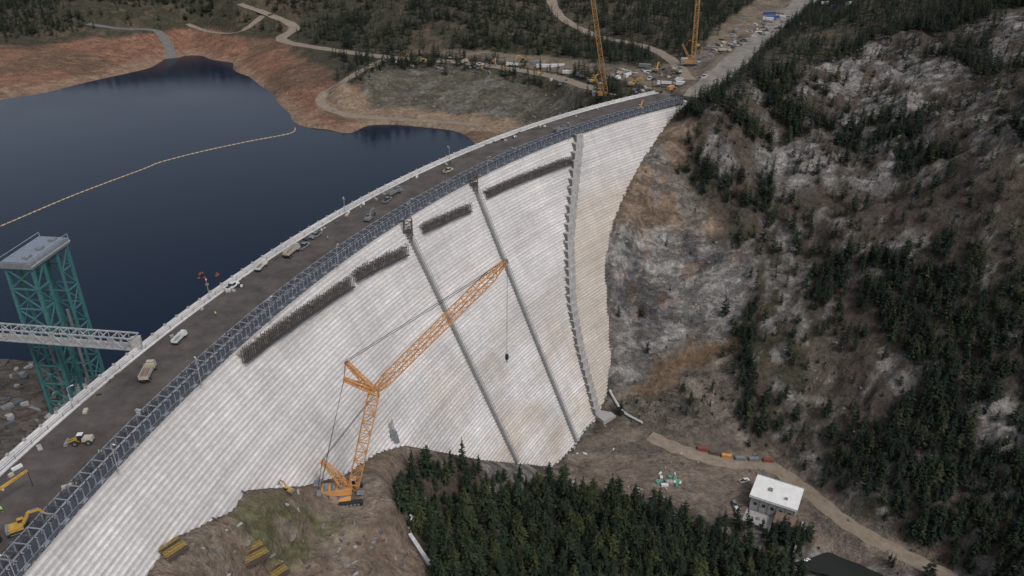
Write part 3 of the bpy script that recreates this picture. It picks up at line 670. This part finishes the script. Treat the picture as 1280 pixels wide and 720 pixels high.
# yellow crane at the near left on the crest
mb=MB();p=Vector(W(-25,690,.05))
mb.box(p+Vector((0,0,1)),(9,3,1.2),blk,1.2);mb.box(p+Vector((0,0,2.8)),(6,3,2.4),yel,1.2,(.9,.9));mb.beam(p+Vector((-6,8,5)),Vector(W(34,588,7)),.7,yel,4,.5,True)
mb.beam(p+Vector((0,0,3)),p+Vector((-6,8,5)),.9,yel,4,.9,True)
mb.beam(Vector(W(34,588,7)),Vector(W(34,588,7))+Vector((0,0,-5)),.12,blk)
for x,y in((-3,-1.6),(3,-1.6),(-3,1.6),(3,1.6)): mb.cyl(p+Vector((x*.4-y,x,.6)),p+Vector((x*.4-y*1.3,x,.6)),.6,blk,12)
mb.build('mobile_crane')
# ---------- intake tower + truss bridge ----------
def tower():
    b=Vector(tow_c);b.z=-38;mb=MB();Ht=60.5;rz=math.radians(84);R=Matrix.Rotation(rz,3,'Z')
    def T(x,y,z,k=1): return b+R@Vector((x*k,y*k,z))
    n_=8
    X=[-9.8,-3.8,3.8,9.8];WY=4.8
    for y in(-WY,WY):
        for x in X:
            mb.beam(T(x,y,0),T(x*.95,y*.95,Ht),.95 if abs(x)>5 else .75,teal)
        for i in range(n_):
            z0=i*Ht/n_;z1=(i+1)*Ht/n_
            for xa,xb in((-9.8,-3.8),(3.8,9.8)):
                mb.beam(T(xa,y,z1),T(xb,y,z1),.45,teal)
                if i%2: mb.beam(T(xa,y,z0),T(xb,y,z1),.34,teal)
                else: mb.beam(T(xb,y,z0),T(xa,y,z1),.34,teal)
            if i==3 or i==7: mb.beam(T(-3.8,y,z1),T(3.8,y,z1),.6,teal)
    for x in X:
        for i in range(n_):
            z0=i*Ht/n_;z1=(i+1)*Ht/n_
            if abs(x)>5:
                mb.beam(T(x,-WY,z1),T(x,WY,z1),.5,teal);mb.beam(T(x,-WY,z0),T(x,WY,z1),.38,teal);mb.beam(T(x,WY,z0),T(x,-WY,z1),.38,teal)
            elif i%2: mb.beam(T(x,-WY,z1),T(x,WY,z1),.4,teal)
    mb.box(T(0,0,Ht+1.2),(21,11,2.0),grey,rz);mb.box(T(0,0,Ht+2.4),(20,10.2,.3),mat('deck_grey',(.17,.20,.25),.7),rz)
    for x in(-7,0,7): mb.box(T(x,-2,Ht+3),(2.4,2,.9),grey,rz)
    mb.box(T(0,-5.65,Ht+1.2),(21,.25,.4),galv,rz)
    for x in(-10.5,10.5):
        for y in(-5.2,5.2): mb.beam(T(x,y,Ht+2),T(x,y,Ht+3.8),.15,galv)
    for y in(-5.2,5.2): mb.beam(T(-10.5,y,Ht+3.8),T(10.5,y,Ht+3.8),.12,galv)
    for x in(-6.8,6.8): mb.cyl(T(x,0,0),T(x,0,36),.6,grey,12)
    mb.box(T(0,0,.8),(24,13,2.0),conc,rz);mb.build('intake_tower')
    # bridge
    mb=MB();e=Vector(W(172,434,.5));a=Vector(W(-70,416,-2.5));d=(e-a);d.normalize();x=Vector((d.y,-d.x,0)).normalized();L=(e-a).length;n2_=20
    for sgn in(-1.9,1.9):
        for z in(0,4.2): mb.beam(a+x*sgn+Vector((0,0,z)),e+x*sgn+Vector((0,0,z)),.42,galv)
        for i in range(n2_):
            p0=a+d*(L*i/n2_)+x*sgn;p1=a+d*(L*(i+1)/n2_)+x*sgn;u3=Vector((0,0,4.2))
            mb.beam(p0,p0+u3,.24,galv)
            mb.beam(p0 if i%2 else p0+u3,p1+u3 if i%2 else p1,.26,galv)
    for i in range(n2_+1):
        p0=a+d*(L*i/n2_)
        for z in(0,4.2): mb.beam(p0-x*1.9+Vector((0,0,z)),p0+x*1.9+Vector((0,0,z)),.22,galv)
    q=[a-x*1.7+Vector((0,0,.25)),a+x*1.7+Vector((0,0,.25)),e+x*1.7+Vector((0,0,.25)),e-x*1.7+Vector((0,0,.25))]
    mb.poly(q,[(0,1,2,3)],conc);mb.box(e+Vector((0,0,1.5)),(3,3,4),conc,.3)
    mb.build('truss_footbridge')
tower()
# ---------- valve house ----------
c=W(965,640,-140)
mb=MB();rz=math.radians(-28);R=Matrix.Rotation(rz,3,'Z')
def T(x,y,z): return Vector(c)+R@Vector((x,y,z))
mb.box(T(0,5,3.5),(21,16,9),conc,rz);mb.box(T(0,5,8.3),(22.5,17.5,.7),roofw,rz)
for x in np.arange(-8,8.1,4): mb.box(T(x,-3.03,4.5),(1.6,.12,1.8),glass,rz);mb.box(T(x+2,-3.1,3.6),(.5,.3,7.5),grey,rz)
for y in(0,4,8): mb.box(T(-10.53,y,4.5),(.12,1.6,1.8),glass,rz)
mb.box(T(-3,5,9),(2,2,.8),grey,rz);mb.box(T(5,2,9),(1.4,1.4,.6),grey,rz)
for y in(-3.6,13.6): mb.box(T(0,y,8.8),(22.4,.25,.35),galv,rz)
mb.box(T(7,-7.5,1.2),(9,8,6),conc,rz);mb.box(T(7,-7.5,4.4),(9.6,8.6,.4),mat('brown_deck',(.16,.11,.08)),rz);mb.box(T(7,-11.6,1.4),(5,.15,2.8),glass,rz)
mb.box(T(-5,-8,-.2),(13,9,.6),conc,rz)
mb.box(T(1.4,-10,-.5),(.6,14,4),conc,rz);mb.box(T(14.6,-14,-.8),(.7,26,4.4),conc,rz)
mb.build('valve_house')
# creek
pw=[pick(u,v) for u,v in[(985,668),(1010,690),(1050,712),(1090,740),(1130,770)]];P=smooth_path(pw)
v=[];f=[]
T2=np.gradient(P[:,:2],axis=0);T2/=np.linalg.norm(T2,axis=1)[:,None]
zc=P[:,2].mean()+1.2
for i in range(len(P)):
    for j in(-1,1): v.append((P[i,0]+T2[i,1]*9*j,P[i,1]-T2[i,0]*9*j,zc-.02*i))
for i in range(len(P)-1): f.append((2*i,2*i+1,2*i+3,2*i+2))
mkobj('creek_water',v,f,[water_mat('creek',(.02,.022,.018),.12,.6,.8)])
foam=mat('white_water',(.72,.75,.77),.6,0,.15,2)
mb=MB();a=Vector(W(980,660,-138));b=Vector(W(1004,694,zc+.1))
for i in range(22):
    q=random.uniform(-.8,.8);mid=a.lerp(b,.5)+Vector((q*.9,q*.5,.7));e_=b+Vector((q*2+random.uniform(-.4,.4),random.uniform(-1.2,1.2),0))
    mb.cyl(a+Vector((q*.5,q*.3,0)),mid,.22,foam,7,.3);mb.cyl(mid,e_,.3,foam,7,.45)
for i in range(60): 
    p_=b+Vector((random.gauss(.5,1.5),random.gauss(-.8,1.5),-.05));mb.cyl(p_,p_+Vector((0,0,random.uniform(.05,.2))),random.uniform(.15,.5),foam,8,.1)
mb.build('water_jet')
# ---------- canyon & pad clutter ----------
for u,v,c_,r in[(878,563,red,-.15),(893,568,rust,-.15),(908,572,orange,-.2),(925,575,grey,-.1),(942,576,grey,0),(960,577,red,0)]:
    container(pick(u,v)-np.array([0,0,.1]),r,c_,sc=.85)
for u,v,c_ in[(918,632,grey),(921,640,white)]:
    pickup(pick(u,v)+np.array([0,0,.1]),1.5,c_)
pickup(pick(930,602),.4,white)
mb=MB()
for i in range(14):
    p_=pick(835+random.uniform(-14,16),600+random.uniform(-8,8));mb.box(p_+np.array([0,0,.5]),(random.uniform(1,4),random.uniform(.8,2),random.uniform(.4,1.4)),[green,white,green,grey,conc][i%5],random.uniform(0,3))
mb.build('material_stockpile')
yform=mat('yellow_form',(.34,.24,.07),.6,0,.35,1.5)
def formstack(u,v,rz,n_=6,L=7.5):
    p=Vector(pick(u,v));mb=MB();R=Matrix.Rotation(rz,3,'Z')
    for i in range(n_):
        o=R@Vector((0,(i-n_/2)*1.25,0))
        mb.lattice(p+o+R@Vector((-L/2,0,.9)),p+o+R@Vector((L/2,0,.9)),.9,7,yform if i%3 else rust,.14,None,.08)
        mb.box(p+o+Vector((0,0,.5)),(L*.95,.15,1.0),rust,rz)
    mb.box(p+Vector((0,0,.2)),(L*.8,n_*1.1,.3),blk,rz);mb.build('formwork_stack')
formstack(216,688,.9,5,6);formstack(316,692,.7,7,7);formstack(274,640,.5,4,7);formstack(345,716,.8,5,6)
pickup(pick(512,655),1.3,white,1.2);dumptruck(pick(509,640),1.4,beige,.8,False);excavator(pick(362,616)+np.array([0,0,.3]),2.6,yel,.7)
mb=MB();a=Vector(pick(512,672));b=Vector(pick(545,722));d=b-a
for i in range(10):
    q=a+d*i/10;q2=a+d*(i+1)/10;mb.beam(q+Vector((0,0,1.6)),q2+Vector((0,0,1.6)),1.3,galv);mb.beam(q+Vector((0,0,-.5)),q+Vector((0,0,1.6)),.25,grey)
mb.build('conveyor')
mb=MB();pp=[pick(u,v)+np.array([0,0,1.2]) for u,v in[(762,490),(770,505),(780,518),(803,531)]]
pp=smooth_path(pp,6)
for i in range(len(pp)-1): mb.beam(pp[i],pp[i+1],1.5,galv,10)
mb.build('outlet_pipe')
p=Vector(pick(492,552));mb=MB();mb.box(p+Vector((0,0,2.5)),(4,4,5),grey,.5,(.7,.7));mb.lattice(p+Vector((0,0,4)),p+Vector((0,0,11)),1.4,5,galv,.2,.5);mb.beam(p+Vector((0,0,9)),p+Vector((-4,2,4)),.3,galv);mb.build('drill_rig')
# far plateau machinery
for u,v,fn,c_ in[(505,76,excavator,None),(530,79,excavator,None),(618,80,excavator,None),(580,80,dumptruck,beige),(640,84,dumptruck,white),(655,78,excavator,None),(725,98,dumptruck,grey),(790,108,excavator,None),(830,108,dumptruck,white),(700,106,pickup,grey),(812,100,pickup,white),(905,66,dumptruck,beige),(560,73,pickup,grey),(740,104,excavator,None),(770,100,dumptruck,white),(820,90,excavator,None),(800,118,pickup,grey),(845,92,dumptruck,beige),(880,98,pickup,white),(930,52,pickup,grey),(480,78,pickup,white),(600,82,pickup,white),(870,60,excavator,None)]:
    p=pick(u,v);p[2]+=.25;fn(p,random.uniform(0,6.2),c_,sc=1.25)
for u,v,c_,L in[(688,84,white,24),(710,92,white,9),(962,18,blue,12),(966,23,blue,12),(960,25,white,10),(1035,5,white,14),(1045,10,blue,9),(1060,6,white,9),(1022,3,white,9),(890,62,grey,9),(838,112,orange,6),(850,106,white,6),(670,80,grey,8),(920,40,grey,8),(784,96,white,7),(806,84,grey,9)]:
    p=pick(u,v);container(p,random.choice([.05,.8,-.3]) if L<20 else .05,c_,L,1.0)
mb=MB()
for i in range(150):
    u=random.uniform(765,985);v=118-(u-765)*.42+random.uniform(-12,8) if u>850 else random.uniform(84,120)
    p_=pick(u,v);mb.box(p_+np.array([0,0,.4]),(random.uniform(1,7),random.uniform(.4,2.5),random.uniform(.4,1.6)),random.choice([rust,grey,conc,white,steel,beige,blk]),random.uniform(0,3))
for i in range(40):
    u=random.uniform(480,760);v=70+(u-480)*.1+random.uniform(-3,10);p_=pick(u,v)
    mb.box(p_+np.array([0,0,.4]),(random.uniform(1,6),random.uniform(.6,2.5),random.uniform(.4,2)),random.choice([rust,grey,conc,white,steel,yel]),random.uniform(0,3))
for i in range(90):
    u=random.uniform(-20,120);v=random.uniform(450,575);p_=pick(u,v)
    if p_[2]<-30: mb.box(p_+np.array([0,0,.4]),(random.uniform(1,5),random.uniform(.5,2.5),random.uniform(.4,1.8)),random.choice([rust,grey,conc,rust,steel]),random.uniform(0,3))
for i in range(90):
    u=random.uniform(230,560);v=random.uniform(615,720);p_=pick(u,v)
    mb.box(p_+np.array([0,0,.2]),(random.uniform(.4,2.4),random.uniform(.2,.8),random.uniform(.2,.7)),random.choice([rust,grey,conc,rust,steel]),random.uniform(0,3))
for i in range(30):
    u=random.uniform(700,960);v=random.uniform(560,620);p_=pick(u,v)
    mb.box(p_+np.array([0,0,.25]),(random.uniform(.6,3),random.uniform(.3,1.2),random.uniform(.3,1)),random.choice([rust,grey,conc,white,steel]),random.uniform(0,3))
mb.build('construction_debris')
# log boom on the lake, buoys
mb=MB();P=smooth_path([W(u,v,-39.9) for u,v in[(-60,305),(0,283),(90,245),(180,211),(200,203),(250,190),(310,177),(362,167),(369,160)]],14)
L_=np.concatenate([[0],np.cumsum(np.linalg.norm(np.diff(P,axis=0),axis=1))])
for s_ in np.arange(0,L_[-1],3.4):
    a=np.array([np.interp(s_,L_,P[:,k]) for k in range(3)]);b=np.array([np.interp(s_+2.7,L_,P[:,k]) for k in range(3)]);mb.cyl(a,b,.42,tan_,8)
mb.build('floating_boom')
for i in range(9):
    p_=W(258+random.uniform(-16,16),346+random.uniform(-5,5),-40);m2=MB();m2.cyl((0,0,-.2),(0,0,.6),.7,red,12,.6);m2.cyl((0,0,.6),(0,0,1.1),.2,red,8,.1);m2.build('buoy',p_)
# ---------- trees ----------
folA=foliage_mat('pine_needles',(.021,.032,.020));bark=mat('bark',(.10,.07,.05),.9)
folB=foliage_mat('pine_needles_near',(.026,.039,.021))
tcol=bpy.data.collections.new('conifer_prototypes');fcol=bpy.data.collections.new('pine_prototypes')
def conifer(name,seed,nw,nb,R,sub,power,coll,fol):
    r_=random.Random(seed);v=[];f=[];m=[]
    for i in range(6):
        a=i*math.pi/3;v.append((.018*math.cos(a),.018*math.sin(a),-.06))
    v.append((0,0,.97))
    for i in range(6): f.append((i,(i+1)%6,6));m.append(1)
    lean=(r_.uniform(-.02,.02),r_.uniform(-.02,.02))
    for w in range(nw):
        t=w/(nw-1);z=.13+.85*t**.92;wr=r_.uniform(.8,1.15)
        for b in range(nb if t<.8 else max(4,nb-3)):
            if r_.random()<.15: continue
            a=r_.uniform(0,6.28);rr_=R*((1-t)**power*.95+.05)*r_.uniform(.55,1.2)*(min(1,.55+t*3))*wr
            zz=z+r_.uniform(-.02,.02);dr=r_.uniform(-.1,.35)*rr_;wd=rr_*r_.uniform(.28,.42)+.012
            ca,sa=math.cos(a),math.sin(a);ox,oy=lean[0]*t,lean[1]*t
            def pt(r,s,h): return (ox+ca*r-sa*s,oy+sa*r+ca*s,h)
            n_=sub
            for k in range(n_):
                r0=rr_*k/n_*.9;r1=rr_*(k+1.25)/n_;r1=min(r1,rr_);mid=(r0+r1)/2;w_=wd*(1-.35*k/n_)*r_.uniform(.7,1.2)
                h0=zz-dr*(r0/rr_)**1.5;h1=zz-dr*(r1/rr_)**1.5+r_.uniform(-.01,.01);hm=(h0+h1)/2+r_.uniform(0,.02)
                q=len(v);v+=[pt(r0,0,h0+.012),pt(mid,w_/2,hm-.014),pt(r1,r_.uniform(-.3,.3)*w_,h1),pt(mid,-w_/2,hm-.014)]
                f+=[(q,q+1,q+2),(q,q+2,q+3)];m+=[0,0]
    o=mkobj(name,v,f,[fol,bark],m,False,False);coll.objects.link(o);return o
for i,(R,pw_) in enumerate([(.21,.75),(.26,.55),(.18,.85),(.30,.45),(.24,.6)]): conifer('conifer',i,12,9,R,1,pw_,tcol,folA)
for i,(R,pw_) in enumerate([(.20,.8),(.25,.55),(.18,.95),(.28,.5),(.23,.65)]): conifer('pine',20+i,22,10,R,3,pw_,fcol,folB)
bcol=bpy.data.collections.new('boulder_prototypes');bm_=mat('boulder_rock',(.17,.157,.143),.95,0,.35,1.5)
for k in range(3):
    r_=random.Random(k);v=[];f=[];nu,nv_=8,6
    for j in range(nv_+1):
        for i in range(nu):
            th=math.pi*j/nv_;ph=2*math.pi*i/nu;r=1+r_.uniform(-.3,.25)
            v.append((r*math.sin(th)*math.cos(ph)*1.2,r*math.sin(th)*math.sin(ph),r*math.cos(th)*.7))
    for j in range(nv_):
        for i in range(nu): f.append((j*nu+i,(j+1)*nu+i,(j+1)*nu+(i+1)%nu,j*nu+(i+1)%nu))
    o=mkobj('boulder',v,f,[bm_],None,False,False);bcol.objects.link(o)
def scatter(name,P,scl,coll,tilt=.05):
    me=bpy.data.meshes.new(name);me.from_pydata([tuple(map(float,p)) for p in P],[],[])
    a=me.attributes.new('scl','FLOAT','POINT');a.data.foreach_set('value',np.array(scl,dtype=np.float32))
    o=link(bpy.data.objects.new(name,me));g=bpy.data.node_groups.new(name+'_gn','GeometryNodeTree')
    g.interface.new_socket('Geometry',in_out='INPUT',socket_type='NodeSocketGeometry');g.interface.new_socket('Geometry',in_out='OUTPUT',socket_type='NodeSocketGeometry')
    N=g.nodes;L=g.links;i=N.new('NodeGroupInput');o2=N.new('NodeGroupOutput');ip=N.new('GeometryNodeInstanceOnPoints');ci=N.new('GeometryNodeCollectionInfo')
    ci.inputs['Collection'].default_value=coll;ci.inputs['Separate Children'].default_value=True;ci.inputs['Reset Children'].default_value=True
    na=N.new('GeometryNodeInputNamedAttribute');na.data_type='FLOAT';na.inputs['Name'].default_value='scl'
    rv=N.new('FunctionNodeRandomValue');rv.data_type='FLOAT_VECTOR';rv.inputs[0].default_value=(-tilt,-tilt,0);rv.inputs[1].default_value=(tilt,tilt,6.283)
    L.new(i.outputs[0],ip.inputs['Points']);L.new(ci.outputs[0],ip.inputs['Instance']);ip.inputs['Pick Instance'].default_value=True
    L.new(rv.outputs[0],ip.inputs['Rotation']);L.new(na.outputs[0],ip.inputs['Scale']);L.new(ip.outputs[0],o2.inputs[0])
    md=o.modifiers.new('gn','NODES');md.node_group=g;return o
def cand(x0,x1,y0,y1,n_): return rng.uniform(x0,x1,n_),rng.uniform(y0,y1,n_)
def offdam(s_,d_): return (d_>np.interp(s_,tS,tH)*SL+4)|(d_<-WD-3)|(s_>S1+3)
x1,y1=cand(60,560,200,900,52000);x2,y2=cand(-900,600,480,1500,68000)
x=np.concatenate([x1,x2]);y=np.concatenate([y1,y2]);src=np.concatenate([np.zeros(len(x1)),np.ones(len(x2))])
uu,vv=proj(x,y,np.full(len(x),-30.));ok=(uu>-150)&(uu<1500)&(vv<1000)&(vv>-120);x,y,src=x[ok],y[ok],src[ok]
z,s_,d_=H(x,y,True,True);up,M,n1,n2,n3=zone(x,y,z,s_,d_)
rq=np.ones(len(x))
for P,hw in ROADS:
    q,_=poldist(x,y,P);rq*=sstep((q-hw-1)/3)
bad=np.clip(M['cliff']*.985+M['low']*.95+M['tan']*.97+M['bench']+M['floor']+M['pad']+M['works']+M['amphi']*.985+M['beach']+M['yard'],0,1)
outc=np.clip(sum(M[k] for k in('out1','out2','out3','out4','out5')),0,1)
right=(~up)&(d_>8)
ft=fbm(x,y,38,4,77)
pr=np.where(right,(.11+.89*sstep((.585-ft)/.07))*(1-outc*.86)*(1-M['gul']*.65),0)*(src==0)*.82
pr=pr+np.where(up,sstep((z+21+(n3-.5)*5)/4)*(.18+.82*sstep((n1-.41)/.07)),0)*(src==1)*.95
pr=pr*(1-bad)*rq*offdam(s_,d_)
pr=np.where(z<-143,0,pr)
k=rng.random(len(x))<pr
scl=rng.uniform(5.0,12.5,k.sum())+np.where(right[k],1.8,0)
scatter('conifer_forest',np.stack([x[k],y[k],z[k]-.2],1),scl,tcol)
xs,ys=cand(60,450,220,620,9000);z,s_,d_=H(xs,ys,True,True);up,M,n1,n2,n3=zone(xs,ys,z,s_,d_)
k=(rng.random(len(xs))<.4*(1-np.clip(M['cliff']*.9+M['floor']+M['bench']+M['works']+M['tan']*.7,0,1)))&(d_>12)&(~up)&offdam(s_,d_)
scatter('shrubs',np.stack([xs[k],ys[k],z[k]-.2],1),rng.uniform(1.5,4.0,k.sum()),tcol)
# foreground pine forest
P=PZ['ff'];xs=rng.uniform(P[:,0].min(),P[:,0].max(),6000);ys=rng.uniform(P[:,1].min(),P[:,1].max(),6000)
m=pmask(P,xs,ys,1.5,2);k=m>.5;xs,ys=xs[k],ys[k]
keep=[]
for i in range(len(xs)):
    if all((xs[i]-xs[j])**2+(ys[i]-ys[j])**2>3.6**2 for j in keep): keep.append(i)
xs,ys=xs[keep],ys[keep];z=H(xs,ys)
scatter('pine_forest',np.stack([xs,ys,z-.2],1),7+13*rng.random(len(xs))**1.1,fcol)
# boulders
xs,ys=cand(-200,420,150,800,16000);z,s_,d_=H(xs,ys,True,True);up,M,n1,n2,n3=zone(xs,ys,z,s_,d_)
w=np.where(up,M['amphi']*.5+((z>-40)&(z<-28))*.12,.10*sstep((n1-.5)/.1)+M['cliff']*.4+M['floor']*.08+M['pad']*.1+M['gul']*.3)
k=(rng.random(len(xs))<w)&offdam(s_,d_)
scatter('boulders',np.stack([xs[k],ys[k],z[k]],1),rng.uniform(.1,1.0,k.sum())**2+.2,bcol,.6)
# ---------- camera, light ----------
cam=bpy.data.cameras.new('camera');co=link(bpy.data.objects.new('camera',cam));co.location=(0,0,HC);co.rotation_euler=(math.radians(90)-PT,0,0)
cam.sensor_width=36;cam.lens=36*F/1280;cam.clip_end=12000;cam.clip_start=1;bpy.context.scene.camera=co
el=math.radians(52);az=math.radians(140)
sun=bpy.data.lights.new('sun','SUN');sun.energy=1.5;sun.angle=math.radians(12);sun.color=(1,.97,.93);so=link(bpy.data.objects.new('sun',sun))
dv=Vector((math.sin(az)*math.cos(el),math.cos(az)*math.cos(el),math.sin(el)));so.rotation_euler=dv.to_track_quat('Z','Y').to_euler()
w=bpy.data.worlds.new('World');bpy.context.scene.world=w;w.use_nodes=True;t=w.node_tree;bg=t.nodes['Background']
sky=t.nodes.new('ShaderNodeTexSky');sky.sky_type='NISHITA';sky.sun_disc=False;sky.sun_elevation=el;sky.sun_rotation=az;sky.dust_density=3;sky.ozone_density=1
hs=t.nodes.new('ShaderNodeHueSaturation');hs.inputs['Saturation'].default_value=.5;t.links.new(sky.outputs[0],hs.inputs['Color']);t.links.new(hs.outputs[0],bg.inputs[0]);bg.inputs[1].default_value=.132
sc=bpy.context.scene;sc.view_settings.view_transform='Standard';sc.view_settings.look='None';sc.view_settings.exposure=0
